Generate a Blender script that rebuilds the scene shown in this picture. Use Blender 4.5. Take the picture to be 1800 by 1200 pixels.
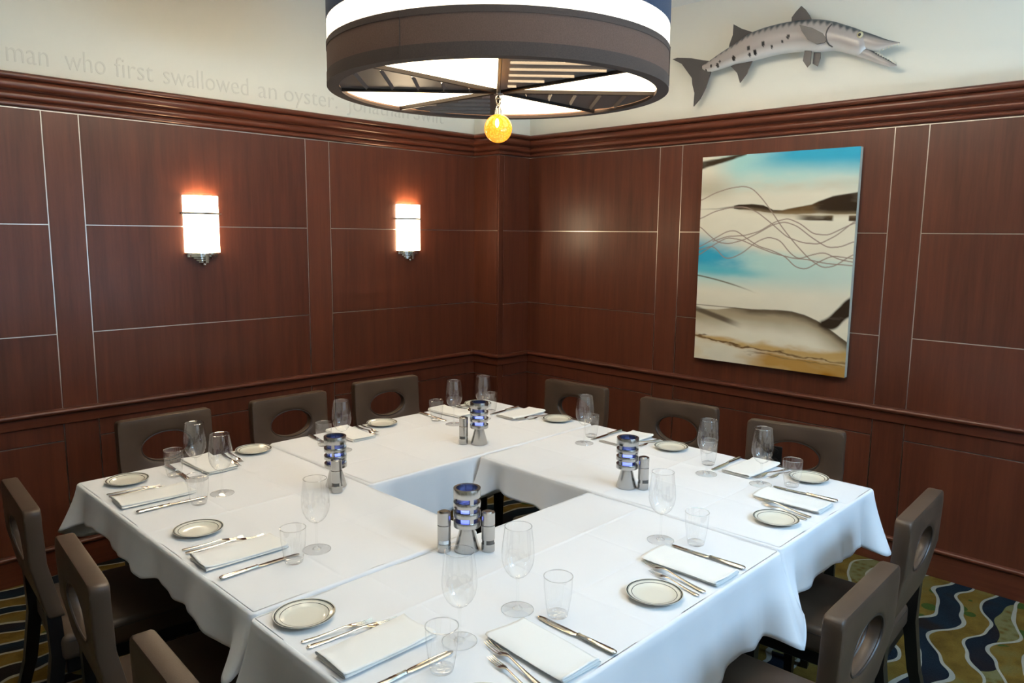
import bpy, bmesh, math, random
import numpy as np
from mathutils import Vector, Matrix
for o in list(bpy.data.objects): bpy.data.objects.remove(o, do_unlink=True)
SC = bpy.context.scene
COL = SC.collection
random.seed(7)
PI = math.pi

# ------------------------------------------------------------------ camera
cd = bpy.data.cameras.new('camera'); cam = bpy.data.objects.new('camera', cd); COL.objects.link(cam)
cd.sensor_width = 36.0; cd.sensor_fit = 'HORIZONTAL'; cd.lens = 1324.645 / 1800 * 36.0
cd.clip_start = 0.02
_yaw, _pitch, _roll = math.radians(44.309), math.radians(-8.1071), math.radians(0.5702)
_f = Vector((math.cos(_pitch)*math.cos(_yaw), math.cos(_pitch)*math.sin(_yaw), math.sin(_pitch)))
_r = _f.cross(Vector((0, 0, 1))).normalized(); _u = _r.cross(_f)
_r2 = _r*math.cos(_roll) + _u*math.sin(_roll); _u2 = -_r*math.sin(_roll) + _u*math.cos(_roll)
_m = Matrix((( _r2.x, _u2.x, -_f.x, -4.1697), (_r2.y, _u2.y, -_f.y, -4.1659), (_r2.z, _u2.z, -_f.z, 1.7225), (0, 0, 0, 1)))
cam.matrix_world = _m
SC.camera = cam

# ------------------------------------------------------------------ world, lights, exposure
w = bpy.data.worlds.new('world'); SC.world = w; w.use_nodes = True
w.node_tree.nodes['Background'].inputs[0].default_value = (0.56, 0.76, 1.0, 1)
w.node_tree.nodes['Background'].inputs[1].default_value = 2.0
SC.view_settings.view_transform = 'Standard'; SC.view_settings.look = 'None'
SC.view_settings.gamma = 1.0; SC.view_settings.use_curve_mapping = False
SC.view_settings.exposure = 0.36

def area(name, loc, rot, sx, sy, power, col):
    l = bpy.data.lights.new(name, 'AREA'); l.shape = 'RECTANGLE'; l.size = sx; l.size_y = sy
    l.energy = power; l.color = col
    o = bpy.data.objects.new(name, l); COL.objects.link(o); o.location = loc; o.rotation_euler = rot
    return o
# bright sky seen high through the two windows of the wall behind the photographer
DAY = (0.42, 0.68, 1.0)
area('daylight', (-1.85, -6.95, 4.15), (math.radians(48), 0, 0), 3.4, 1.5, 700, DAY)
# added fill lamp outside, standing in for ground bounce, brightens ceiling and near table
area('bounce_fill', (-1.85, -6.75, 0.25), (math.radians(128), 0, 0), 3.4, 1.5, 760, (0.48, 0.74, 1.0))
def point(name, loc, power, col, r=0.03):
    l = bpy.data.lights.new(name, 'POINT'); l.energy = power; l.color = col; l.shadow_soft_size = r
    o = bpy.data.objects.new(name, l); COL.objects.link(o); o.location = loc
    return o

# ------------------------------------------------------------------ helpers
def link(o, parent=None):
    COL.objects.link(o)
    if parent is not None: o.parent = parent
    return o
def tag(o, label=None, cat=None, group=None, kind=None):
    if label: o['label'] = label
    if cat: o['category'] = cat
    if group: o['group'] = group
    if kind: o['kind'] = kind
    return o
def empty(name, loc=(0, 0, 0), rz=0.0):
    o = bpy.data.objects.new(name, None); COL.objects.link(o); o.location = loc
    o.rotation_euler = (0, 0, rz); o.empty_display_size = 0.05
    return o
def finish(bm, name, mats, parent=None, smooth=35, loc=None):
    bmesh.ops.recalc_face_normals(bm, faces=bm.faces)
    me = bpy.data.meshes.new(name); bm.to_mesh(me); bm.free()
    for m in (mats if isinstance(mats, (list, tuple)) else [mats]): me.materials.append(m)
    if smooth:
        me.shade_smooth(); me.set_sharp_from_angle(angle=math.radians(smooth))
    o = bpy.data.objects.new(name, me); link(o, parent)
    if loc is not None: o.location = loc
    return o
def B(): return bmesh.new()
def box(bm, x0, x1, y0, y1, z0, z1, bev=0.0, seg=1, mi=0):
    vs = [bm.verts.new(p) for p in ((x0,y0,z0),(x1,y0,z0),(x1,y1,z0),(x0,y1,z0),(x0,y0,z1),(x1,y0,z1),(x1,y1,z1),(x0,y1,z1))]
    fs = [bm.faces.new([vs[i] for i in f]) for f in ((0,3,2,1),(4,5,6,7),(0,1,5,4),(1,2,6,5),(2,3,7,6),(3,0,4,7))]
    for f in fs: f.material_index = mi
    if bev:
        es = list({e for f in fs for e in f.edges})
        bmesh.ops.bevel(bm, geom=es, offset=bev, segments=seg, profile=0.5, affect='EDGES')
    return bm
def lathe(bm, prof, n=40, cx=0, cy=0, close=False, mi=0, a0=0, a1=2*PI, fn=None):
    """prof: list of (r, z) ; fn(a, r, z)->r"""
    full = abs(a1-a0-2*PI) < 1e-6
    cols = n if full else n+1
    rings = []
    for r, z in prof:
        if r < 1e-6: rings.append([bm.verts.new((cx, cy, z))]); continue
        ring = []
        for i in range(cols):
            a = a0 + (a1-a0)*i/n
            rr = fn(a, r, z) if fn else r
            ring.append(bm.verts.new((cx+rr*math.cos(a), cy+rr*math.sin(a), z)))
        rings.append(ring)
    pairs = list(zip(rings[:-1], rings[1:]))
    if close: pairs.append((rings[-1], rings[0]))
    for p, q in pairs:
        for i in range(n):
            j = (i+1) % cols
            if len(p) == 1 and len(q) == 1: continue
            if len(p) == 1: f = bm.faces.new((p[0], q[j], q[i]))
            elif len(q) == 1: f = bm.faces.new((p[i], p[j], q[0]))
            else: f = bm.faces.new((p[i], p[j], q[j], q[i]))
            f.material_index = mi
    return bm
def loft(bm, secs, cap=True, mi=0, closed=True):
    rs = [[bm.verts.new(p) for p in s] for s in secs]
    n = len(rs[0])
    for a, b in zip(rs[:-1], rs[1:]):
        for i in range(n if closed else n-1):
            j = (i+1) % n
            f = bm.faces.new((a[i], a[j], b[j], b[i])); f.material_index = mi
    if cap:
        bm.faces.new(rs[0][::-1]).material_index = mi; bm.faces.new(rs[-1]).material_index = mi
    return bm
def tube(bm, pts, r, n=8, closed=False, cap=True):
    pts = [Vector(p) for p in pts]; m = len(pts); secs = []
    up = None
    for i, p in enumerate(pts):
        if closed: d = pts[(i+1) % m] - pts[i-1]
        else: d = pts[min(i+1, m-1)] - pts[max(i-1, 0)]
        d.normalize()
        if up is None: up = d.orthogonal().normalized()
        up = (up - d*up.dot(d)).normalized()
        s = d.cross(up); rr = r[i] if isinstance(r, (list, tuple)) else r
        secs.append([p + (up*math.cos(2*PI*k/n) + s*math.sin(2*PI*k/n))*rr for k in range(n)])
    if closed:
        secs.append(secs[0])
        rs = [[bm.verts.new(p) for p in s] for s in secs[:-1]]
        for i in range(m):
            a, b = rs[i], rs[(i+1) % m]
            for k in range(n): bm.faces.new((a[k], a[(k+1) % n], b[(k+1) % n], b[k]))
    else: loft(bm, secs, cap)
    return bm
def prism(bm, poly, fn0, fn1):
    """polygon in 2-D, two mapping functions -> front and back points"""
    a = [bm.verts.new(fn0(*p)) for p in poly]; b = [bm.verts.new(fn1(*p)) for p in poly]
    bm.faces.new(a); bm.faces.new(b[::-1]); n = len(poly)
    for i in range(n): bm.faces.new((a[i], b[i], b[(i+1) % n], a[(i+1) % n]))
    return bm
def copy_tree(o, parent=None):
    c = o.copy(); COL.objects.link(c); c.parent = parent
    for ch in list(o.children): copy_tree(ch, c)
    return c

# ------------------------------------------------------------------ materials
def mat(name, col=(0.8,0.8,0.8), rough=0.5, metal=0.0, **kw):
    m = bpy.data.materials.new(name); m.use_nodes = True
    b = m.node_tree.nodes['Principled BSDF']
    b.inputs['Base Color'].default_value = (*col, 1); b.inputs['Roughness'].default_value = rough
    b.inputs['Metallic'].default_value = metal
    for k, v in kw.items(): b.inputs[k.replace('_', ' ')].default_value = v
    return m
def N(m, t, **kw):
    n = m.node_tree.nodes.new(t)
    for k, v in kw.items(): setattr(n, k, v)
    return n
def L(m, a, b): m.node_tree.links.new(a, b)
def bsdf(m): return m.node_tree.nodes['Principled BSDF']
def coords(m, scale=(1,1,1), world=False):
    if world:
        g = N(m, 'ShaderNodeNewGeometry'); src = g.outputs['Position']
    else:
        t = N(m, 'ShaderNodeTexCoord'); src = t.outputs['Object']
    mp = N(m, 'ShaderNodeMapping'); mp.inputs['Scale'].default_value = scale
    L(m, src, mp.inputs['Vector']); return mp.outputs['Vector']
def noise(m, vec, scale, detail=3, rough=0.5, dist=0.0):
    n = N(m, 'ShaderNodeTexNoise'); n.inputs['Scale'].default_value = scale; n.inputs['Detail'].default_value = detail
    n.inputs['Roughness'].default_value = rough; n.inputs['Distortion'].default_value = dist
    L(m, vec, n.inputs['Vector']); return n.outputs['Fac']
def ramp(m, fac, stops, interp='LINEAR'):
    r = N(m, 'ShaderNodeValToRGB'); cr = r.color_ramp; cr.interpolation = interp
    while len(cr.elements) > 1: cr.elements.remove(cr.elements[-1])
    cr.elements[0].position = stops[0][0]; cr.elements[0].color = (*stops[0][1], 1)
    for p, c in stops[1:]:
        e = cr.elements.new(p); e.color = (*c, 1)
    L(m, fac, r.inputs['Fac']); return r.outputs['Color']
def mth(m, op, a, b=None, c=None):
    n = N(m, 'ShaderNodeMath', operation=op)
    for i, v in enumerate((a, b, c)):
        if v is None: continue
        if isinstance(v, (int, float)): n.inputs[i].default_value = v
        else: L(m, v, n.inputs[i])
    return n.outputs[0]
def mix(m, fac, a, b, blend='MIX'):
    n = N(m, 'ShaderNodeMix', data_type='RGBA', blend_type=blend)
    ins = [s for s in n.inputs if s.type == 'RGBA']
    if isinstance(fac, (int, float)): n.inputs[0].default_value = fac
    else: L(m, fac, n.inputs[0])
    for s, v in zip(ins, (a, b)):
        if isinstance(v, tuple): s.default_value = (*v, 1)
        else: L(m, v, s)
    return [s for s in n.outputs if s.type == 'RGBA'][0]
def bump(m, h, strength=0.1, dist=0.002):
    b = N(m, 'ShaderNodeBump'); b.inputs['Strength'].default_value = strength; b.inputs['Distance'].default_value = dist
    L(m, h, b.inputs['Height']); L(m, b.outputs['Normal'], bsdf(m).inputs['Normal'])

def wood_mat(name, grain, dark=(0.054,0.0145,0.0075), light=(0.112,0.032,0.0165), rough=0.36):
    m = mat(name, rough=rough)
    v = coords(m, grain, world=True)
    n1 = noise(m, v, 1.0, 5, 0.6, 0.3)
    oi = N(m, 'ShaderNodeObjectInfo')
    v2 = coords(m, tuple(g*6 for g in grain), world=True)
    n2 = noise(m, v2, 1.0, 3, 0.6)
    f = mth(m, 'ADD', mth(m, 'MULTIPLY', n1, 0.75), mth(m, 'MULTIPLY', n2, 0.35))
    f = mth(m, 'ADD', f, mth(m, 'MULTIPLY', mth(m, 'SUBTRACT', oi.outputs['Random'], 0.5), 0.16))
    c = ramp(m, f, [(0.28, dark), (0.78, light)])
    L(m, c, bsdf(m).inputs['Base Color'])
    bsdf(m).inputs['Specular IOR Level'].default_value = 0.32; bsdf(m).inputs['Coat Weight'].default_value = 0.10; bsdf(m).inputs['Coat Roughness'].default_value = 0.2
    bump(m, n2, 0.04, 0.0006)
    return m
WOOD = wood_mat('cherry_wood', (16, 16, 0.9))
WOODH = wood_mat('cherry_wood_moulding', (1.2, 1.2, 26), dark=(0.064,0.0165,0.0085), light=(0.12,0.034,0.0175), rough=0.3)
STRIP = mat('aluminium_reveal', (0.50, 0.47, 0.44), 0.28, 1.0)
def paint_mat():
    m = mat('cream_paint', (0.78, 0.765, 0.675), 0.75)
    n = noise(m, coords(m, (1,1,1), True), 180, 3)
    bump(m, n, 0.05, 0.0006); return m
PAINT = paint_mat()
CEIL = mat('ceiling_paint', (0.80, 0.78, 0.73), 0.9)
LETTER = mat('lettering_paint', (0.68, 0.665, 0.585), 0.6)
BLACKW = mat('black_lacquered_wood', (0.006, 0.005, 0.005), 0.3)
def vinyl_mat():
    m = mat('brown_vinyl', (0.064, 0.040, 0.027), 0.42)
    v = coords(m, (1,1,1))
    n = noise(m, v, 420, 2, 0.6); n2 = noise(m, v, 5, 2)
    c = ramp(m, n2, [(0.3, (0.060,0.037,0.023)), (0.7, (0.083,0.053,0.034))]); L(m, c, bsdf(m).inputs['Base Color'])
    bsdf(m).inputs['Specular IOR Level'].default_value = 0.35
    bump(m, n, 0.25, 0.0008); return m
VINYL = vinyl_mat()
PIPING = mat('vinyl_piping', (0.035, 0.024, 0.018), 0.4)
def linen_mat(name, col):
    m = mat(name, col, 0.85)
    bsdf(m).inputs['Sheen Weight'].default_value = 0.15
    v = coords(m, (1,1,1), True)
    n = noise(m, v, 7, 3, 0.5, 0.4); n2 = noise(m, v, 900, 1)
    h = mth(m, 'ADD', mth(m, 'MULTIPLY', n, 1.0), mth(m, 'MULTIPLY', n2, 0.04))
    bump(m, h, 0.22, 0.012); return m
LINEN = linen_mat('white_linen', (0.80, 0.803, 0.81))
NAPKIN = linen_mat('ivory_napkin_linen', (0.86, 0.85, 0.81))
STEEL = mat('brushed_steel', (0.49, 0.48, 0.46), 0.24, 1.0)
STEELD = mat('dark_steel_top', (0.16, 0.14, 0.12), 0.28, 1.0)
SILVER = mat('polished_silver', (0.80, 0.76, 0.68), 0.14, 1.0)
CHROME = mat('chrome', (0.75, 0.74, 0.72), 0.08, 1.0)
CHINA = mat('cream_china', (0.74, 0.71, 0.60), 0.12)
CHBAND = mat('dark_green_band', (0.018, 0.022, 0.02), 0.2)
SALT = mat('white_salt', (0.85, 0.85, 0.83), 0.6)
PEPPER = mat('peppercorns', (0.10, 0.09, 0.08), 0.5)
def thin_glass(name, tint=(0.99,0.993,0.992), edge=(0.42,0.44,0.45), rough=0.015):
    m = bpy.data.materials.new(name); m.use_nodes = True
    nt = m.node_tree; nt.nodes.remove(nt.nodes['Principled BSDF']); out = nt.nodes['Material Output']
    lw = N(m, 'ShaderNodeLayerWeight'); lw.inputs['Blend'].default_value = 0.5
    p = mth(m, 'POWER', lw.outputs['Facing'], 7.0)
    tr = N(m, 'ShaderNodeBsdfTransparent'); L(m, mix(m, p, tint, edge), tr.inputs['Color'])
    gl = N(m, 'ShaderNodeBsdfGlossy'); gl.inputs['Roughness'].default_value = rough; gl.inputs['Color'].default_value = (1,1,1,1)
    sch = mth(m, 'ADD', mth(m, 'MULTIPLY', mth(m, 'POWER', lw.outputs['Facing'], 5.0), 0.85), 0.10)   # Schlick, same from both sides
    mx = N(m, 'ShaderNodeMixShader'); L(m, sch, mx.inputs[0]); L(m, tr.outputs[0], mx.inputs[1]); L(m, gl.outputs[0], mx.inputs[2])
    L(m, mx.outputs[0], out.inputs['Surface']); return m
GLASS = thin_glass('clear_glass')
PANE = thin_glass('window_glass', (0.98,0.99,0.99), (0.7,0.75,0.75))
SOLIDG = mat('solid_glass', (0.97, 0.98, 0.98), 0.02, 0.0, Transmission_Weight=1.0, IOR=1.45)
def emis(name, col, strength, base=(0.8,0.8,0.8)):
    m = mat(name, base, 0.5); b = bsdf(m)
    b.inputs['Emission Color'].default_value = (*col, 1); b.inputs['Emission Strength'].default_value = strength; return m
WARM = (1.0, 0.80, 0.52)
SHADE = emis('lit_sconce_glass', (1.0, 0.78, 0.50), 17.0)
DIFF = emis('lit_diffuser', (1.0, 0.79, 0.50), 3.9)
BANDW = emis('lit_white_fabric', (1.0, 0.87, 0.66), 1.05)
def fabric(name, a, b):
    m = mat(name, a, 0.85); v = coords(m, (1,1,1)); n = noise(m, v, 300, 2)
    L(m, ramp(m, n, [(0.3, a), (0.7, b)]), bsdf(m).inputs['Base Color']); bump(m, n, 0.2, 0.001); return m
BROWNF = fabric('brown_shade_fabric', (0.112,0.062,0.043), (0.140,0.080,0.057))
BROWNT = fabric('dark_brown_shade_trim', (0.058,0.038,0.030), (0.074,0.049,0.039))
NAVYF = fabric('navy_shade_fabric', (0.015,0.030,0.065), (0.024,0.045,0.09))
BRONZE = mat('dark_bronze_metal', (0.15, 0.13, 0.12), 0.4, 0.35)
SPOKE = mat('black_bronze_metal', (0.03, 0.022, 0.018), 0.35, 0.6)
def amber_mat():
    m = mat('amber_crackle_glass', (0.9, 0.35, 0.03), 0.2); v = coords(m, (1,1,1))
    vo = N(m, 'ShaderNodeTexVoronoi'); vo.inputs['Scale'].default_value = 130; L(m, v, vo.inputs['Vector'])
    c = ramp(m, vo.outputs['Distance'], [(0.1, (1.0,0.50,0.06)), (0.6, (0.85,0.24,0.01))])
    b = bsdf(m); L(m, c, b.inputs['Emission Color']); b.inputs['Emission Strength'].default_value = 0.95
    bump(m, vo.outputs['Distance'], 0.4, 0.003); return m
AMBER = amber_mat()
HOTSPOT = emis('globe_hot_spot', (1.0, 0.75, 0.35), 12)
BLUEG = thin_glass('blue_votive_glass', (0.72, 0.79, 0.98), (0.42, 0.50, 0.80), 0.2)
CANDLE = emis('lit_tealight', (0.36, 0.40, 1.0), 1.5, (0.7,0.7,0.9))
BLKPLASTIC = mat('black_plastic', (0.012,0.012,0.012), 0.35)

def carpet_mat():
    m = mat('patterned_carpet', rough=0.95); b = bsdf(m)
    g = N(m, 'ShaderNodeNewGeometry'); pos = g.outputs['Position']
    sx = N(m, 'ShaderNodeSeparateXYZ'); L(m, pos, sx.inputs[0])
    X, Y = sx.outputs[0], sx.outputs[1]
    def nz(scale, sc=(1,1,1), det=1):
        mp = N(m, 'ShaderNodeMapping'); mp.inputs['Scale'].default_value = sc; L(m, pos, mp.inputs['Vector']); return noise(m, mp.outputs[0], scale, det)
    wob = mth(m, 'MULTIPLY', mth(m, 'SUBTRACT', nz(1.5, (1.9,0.5,1), 0), 0.5), 0.30)
    sn = mth(m, 'MULTIPLY', mth(m, 'SUBTRACT', nz(3.4, (1.9,2.2,1), 0), 0.5), 0.085)
    v = mth(m, 'ADD', mth(m, 'ADD', Y, wob), sn)
    fr = mth(m, 'FRACT', mth(m, 'DIVIDE', v, 0.205))
    band = mth(m, 'LESS_THAN', fr, 0.5)
    d0 = mth(m, 'MINIMUM', fr, mth(m, 'SUBTRACT', 1.0, fr)); d1 = mth(m, 'ABSOLUTE', mth(m, 'SUBTRACT', fr, 0.5))
    edge = mth(m, 'LESS_THAN', mth(m, 'MINIMUM', d0, d1), 0.036)
    fine = nz(150, (1,1,1), 2)
    goldc = ramp(m, nz(9, (1,1,1), 3), [(0.3, (0.085,0.048,0.007)), (0.55, (0.125,0.078,0.013)), (0.75, (0.115,0.095,0.028))])
    vor = N(m, 'ShaderNodeTexVoronoi'); vor.inputs['Scale'].default_value = 7.0; L(m, pos, vor.inputs['Vector'])
    spot = mth(m, 'LESS_THAN', vor.outputs['Distance'], 0.27)
    goldc = mix(m, mth(m, 'MULTIPLY', spot, mth(m, 'GREATER_THAN', nz(1.7), 0.52)), goldc, (0.032,0.060,0.010))
    navyc = ramp(m, nz(3.2, (1,1,1), 2), [(0.38, (0.010,0.008,0.009)), (0.46, (0.005,0.008,0.013)), (0.60, (0.005,0.013,0.021)), (0.68,(0.011,0.008,0.007))])
    # leafy tan islands that interrupt the dark bands
    vl = N(m, 'ShaderNodeTexVoronoi'); vl.inputs['Scale'].default_value = 26; L(m, pos, vl.inputs['Vector'])
    tanc = ramp(m, vl.outputs['Distance'], [(0.15, (0.10,0.058,0.009)), (0.45, (0.115,0.105,0.036)), (0.7, (0.13,0.12,0.05))])
    isl = mth(m, 'GREATER_THAN', nz(1.9, (1,1.2,1), 1), 0.56)
    darkc = mix(m, isl, navyc, tanc)
    base = mix(m, band, darkc, goldc)
    base = mix(m, edge, base, (0.26,0.25,0.205))
    base = mix(m, mth(m, 'MULTIPLY', fine, 0.55), base, mix(m, 1.0, base, (0.45,0.45,0.45), 'MULTIPLY'))
    L(m, base, b.inputs['Base Color']); b.inputs['Specular IOR Level'].default_value = 0.1
    bump(m, fine, 0.6, 0.004); return m
CARPET = carpet_mat()
def vcol_mat(name, rough=0.5, **kw):
    m = mat(name, rough=rough, **kw); a = N(m, 'ShaderNodeVertexColor', layer_name='paint')
    L(m, a.outputs['Color'], bsdf(m).inputs['Base Color']); return m
CANVAS = vcol_mat('painted_canvas', 0.75, Specular_IOR_Level=0.06)
FISHM = vcol_mat('painted_fish_skin', 0.28)
FINM = mat('grey_fin', (0.060, 0.053, 0.052), 0.4)

# ------------------------------------------------------------------ room shell
X0, Y0, ZC = -6.2, -5.4, 3.11           # room: x in [X0,0], y in [Y0,0]
PX, PY = -0.317, -0.260                 # corner pier
def shell(name, boxes, m, label, cat):
    bm = B()
    for b_ in boxes: box(bm, *b_)
    return tag(finish(bm, name, m, smooth=0), label, cat, kind='structure')
floor = shell('floor', [(X0-.2, .2, Y0-.2, .2, -.1, 0)], CARPET, 'carpet with wavy gold, navy and cream bands', 'carpet')
ceil = shell('ceiling', [(X0-.2, .2, Y0-.2, .2, ZC, ZC+.1)], CEIL, 'flat off-white ceiling', 'ceiling')
wall_l = shell('wall_left', [(X0-.2, .2, 0, .2, 0, ZC)], PAINT, 'cream painted wall with cherry panelling and two sconces', 'wall')
wall_r = shell('wall_right', [(0, .2, Y0-.2, 0, 0, ZC)], PAINT, 'cream painted wall with cherry panelling and a painting', 'wall')
pier = shell('wall_corner', [(PX, 0, PY, 0, 0, ZC)], PAINT, 'corner pier between the two panelled walls', 'wall')
wall_b = shell('wall_rear', [(X0-.2, X0, Y0-.2, .2, 0, ZC)], PAINT, 'cream wall behind the left chairs', 'wall')
WIN = [(-1.55, -0.75), (-2.95, -2.15)]; WZ = (0.85, 3.0)
wall_f = shell('wall_front', [(X0, -2.95, Y0-.2, Y0, 0, ZC), (-2.15, -1.55, Y0-.2, Y0, 0, ZC), (-0.75, 0, Y0-.2, Y0, 0, ZC),
    (-2.95, -2.15, Y0-.2, Y0, 0, WZ[0]), (-2.95, -2.15, Y0-.2, Y0, WZ[1], ZC), (-1.55, -0.75, Y0-.2, Y0, 0, WZ[0]), (-1.55, -0.75, Y0-.2, Y0, WZ[1], ZC)],
    PAINT, 'cream window wall behind the photographer', 'wall')
for i, (a, b_) in enumerate(WIN):
    bm = B()
    for s in ((a, a+.05, WZ[0], WZ[1]), (b_-.05, b_, WZ[0], WZ[1]), (a+.05, b_-.05, WZ[0], WZ[0]+.05), (a+.05, b_-.05, WZ[1]-.05, WZ[1]), ((a+b_)/2-.02, (a+b_)/2+.02, WZ[0]+.05, WZ[1]-.05)):
        box(bm, s[0], s[1], Y0-.14, Y0-.06, s[2], s[3])
    wo = tag(finish(bm, 'window_%d' % (i+1), WOODH, smooth=0), 'tall wood framed window in the wall behind, %s one' % ('right' if i == 0 else 'left'), 'window', kind='structure')
    for s in (0, 1):
        bm = B(); xa = a+.05 if s == 0 else (a+b_)/2+.02; xb = (a+b_)/2-.02 if s == 0 else b_-.05
        box(bm, xa, xb, Y0-.103, Y0-.097, WZ[0]+.05, WZ[1]-.05); finish(bm, 'pane', PANE, wo, smooth=0)

# panelling: wall-local frame (s along wall, d out from wall, z)
def frameL(s0, s1, d0, d1): return (s0, s1, -d1, -d0)            # left wall: s = x
def frameR(s0, s1, d0, d1): return (-d1, -d0, s0, s1)            # right wall: s = y
def frameP1(s0, s1, d0, d1): return (PX-d1, PX-d0, s0, s1)       # pier face towards the left wall
def frameP2(s0, s1, d0, d1): return (s0, s1, PY-d1, PY-d0)       # pier front
ZB, ZLO, ZR0, ZR1, ZS3, ZS2, ZS1 = 0.150, 0.678, 0.765, 0.835, 1.214, 1.746, 2.277
G = 0.0023
def panel(par, fr, s0, s1, z0, z1, name='panel', th=0.016):
    bm = B(); a = fr(s0+G, s1-G, 0, th); box(bm, *a, z0+G, z1-G, 0.0015, 1); return finish(bm, name, WOOD, par, smooth=0)
def strip(par, fr, s0, s1, z0, z1):
    bm = B(); box(bm, *fr(s0, s1, 0, 0.0145), z0, z1); return finish(bm, 'metal_strip', STRIP, par, smooth=0)
def bay(par, fr, s0, s1, strips=True):
    panel(par, fr, s0, s1, ZB, ZLO); panel(par, fr, s0, s1, ZLO, ZR0+.01, 'frieze_panel')
    panel(par, fr, s0, s1, ZR1-.01, ZS3); panel(par, fr, s0, s1, ZS3, ZS2); panel(par, fr, s0, s1, ZS2, ZS1)
    if strips:
        for z in (ZLO, ZS3, ZS2): strip(par, fr, s0, s1, z-G, z+G)
def stile(par, fr, s0, s1):
    panel(par, fr, s0, s1, ZB, ZR0+.01, 'stile'); panel(par, fr, s0, s1, ZR1-.01, ZS1, 'stile')
def vstrip(par, fr, s):
    strip(par, fr, s-G, s+G, ZB, ZR0); strip(par, fr, s-G, s+G, ZR1, ZS1)
VL = [PX, -1.553, -1.717, -2.9485, -3.109, -4.345, -4.508, X0]
for i in range(len(VL)-1):
    a, b_ = VL[i+1], VL[i]
    (bay if i % 2 == 0 else stile)(wall_l, frameL, a, b_)
    if i: vstrip(wall_l, frameL, b_)
strip(wall_l, frameL, X0, PX, ZS1-G, ZS1+G)
VR = [PY, -1.408, -1.571, -2.8036, -2.9628, -4.195, -4.358, Y0]
for i in range(len(VR)-1):
    a, b_ = VR[i+1], VR[i]
    (bay if i % 2 == 0 else stile)(wall_r, frameR, a, b_)
    if i: vstrip(wall_r, frameR, b_)
strip(wall_r, frameR, Y0, PY, ZS1-G, ZS1+G)
bay(pier, frameP1, PY+0.0, -0.016); strip(pier, frameP1, PY, 0, ZS1-G, ZS1+G)
stile(pier, frameP2, PX-.016, PX+.035); bay(pier, frameP2, PX+.035, -0.016); strip(pier, frameP2, PX, 0, ZS1-G, ZS1+G)
# mouldings swept round the pier
PATH = [(X0, 0), (PX, 0), (PX, PY), (0, PY), (0, Y0)]
def sweep(name, prof, m, label, path=PATH, cat='moulding'):
    bm = B(); secs = []
    n = len(path)
    for i, p in enumerate(path):
        p = Vector((p[0], p[1]))
        ds = []
        if i > 0: ds.append((Vector(path[i]) - Vector(path[i-1])).normalized())
        if i < n-1: ds.append((Vector(path[i+1]) - Vector(path[i])).normalized())
        ns = [Vector((d.y, -d.x)) for d in ds]
        if len(ns) == 2:
            mdir = (ns[0]+ns[1]).normalized(); k = 1/max(0.2, mdir.dot(ns[0]))
        else: mdir, k = ns[0], 1
        secs.append([(p.x+mdir.x*k*o_, p.y+mdir.y*k*o_, z) for o_, z in prof])
    loft(bm, secs, cap=True)
    return tag(finish(bm, name, m, smooth=30), label, cat, kind='structure')
def arc(c, r, a0, a1, n=6): return [(c[0]+r*math.cos(math.radians(a0+(a1-a0)*i/n)), c[1]+r*math.sin(math.radians(a0+(a1-a0)*i/n))) for i in range(n+1)]
crown = [(0, 2.281)] + arc((0.018, 2.294), 0.013, -90, 90, 6) + [(0.020, 2.311)] + arc((0.020, 2.330), 0.019, -90, 60, 6) + [(0.032, 2.350), (0.040, 2.353)] + \
    arc((0.040, 2.3775), 0.0235, -90, 70, 7) + [(0.052, 2.402)] + arc((0.058, 2.415), 0.014, -75, 90, 6) + [(0.058, 2.430), (0, 2.430)]
sweep('trim_1', crown, WOODH, 'layered cherry crown moulding above the panelling')
rail = [(0, 0.765), (0.022, 0.765), (0.026, 0.769), (0.026, 0.815), (0.030, 0.818)] + arc((0.032, 0.831), 0.013, -80, 90, 7) + [(0.018, 0.846), (0, 0.848)]
sweep('trim_2', rail, WOODH, 'cherry chair rail running round both walls')
base = [(0, 0), (0.024, 0), (0.024, 0.125), (0.028, 0.128)] + arc((0.024, 0.140), 0.012, -70, 90, 6) + [(0.016, 0.154), (0, 0.156)]
sweep('baseboard_left', base, WOODH, 'cherry baseboard under the sconce wall', PATH[:3], 'baseboard')
sweep('baseboard_right', base, WOODH, 'cherry baseboard under the painting wall', PATH[2:], 'baseboard')

# lettering above the crown on the left wall
lt = tag(empty('wall_lettering', (-1.92, -0.001, 2.483)), 'faint grey painted quotation running above the crown moulding', 'lettering')
def word(txt, x0, x1, h=0.098):
    cu = bpy.data.curves.new('word', 'FONT'); cu.body = txt; cu.extrude = 0.0008; cu.size = 0.14
    cu.offset = -0.0012; cu.resolution_u = 3
    t = bpy.data.objects.new('word', cu); COL.objects.link(t)
    bpy.context.view_layer.update()
    me = bpy.data.meshes.new_from_object(t.evaluated_get(bpy.context.evaluated_depsgraph_get()))
    bpy.data.objects.remove(t, do_unlink=True)
    xs = [v.co.x for v in me.vertices]; a, b_ = min(xs), max(xs)
    k = (x1-x0)/(b_-a)
    for v in me.vertices:
        x, y, z = v.co; v.co = (x0+(x-a)*k+1.92, -z, y*h/0.098)
    me.name = 'word'; me.materials.clear(); me.materials.append(LETTER)
    o = bpy.data.objects.new('word', me); link(o, lt)
for t in (('man', -3.225, -3.055), ('who', -2.985, -2.805), ('first', -2.762, -2.577), ('swallowed', -2.526, -2.058), ('an', -1.997, -1.883), ('oyster.', -1.836, -1.475), ('Jonathan', -1.406, -0.92), ('Swift', -0.875, -0.611)):
    word(*t)

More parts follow.
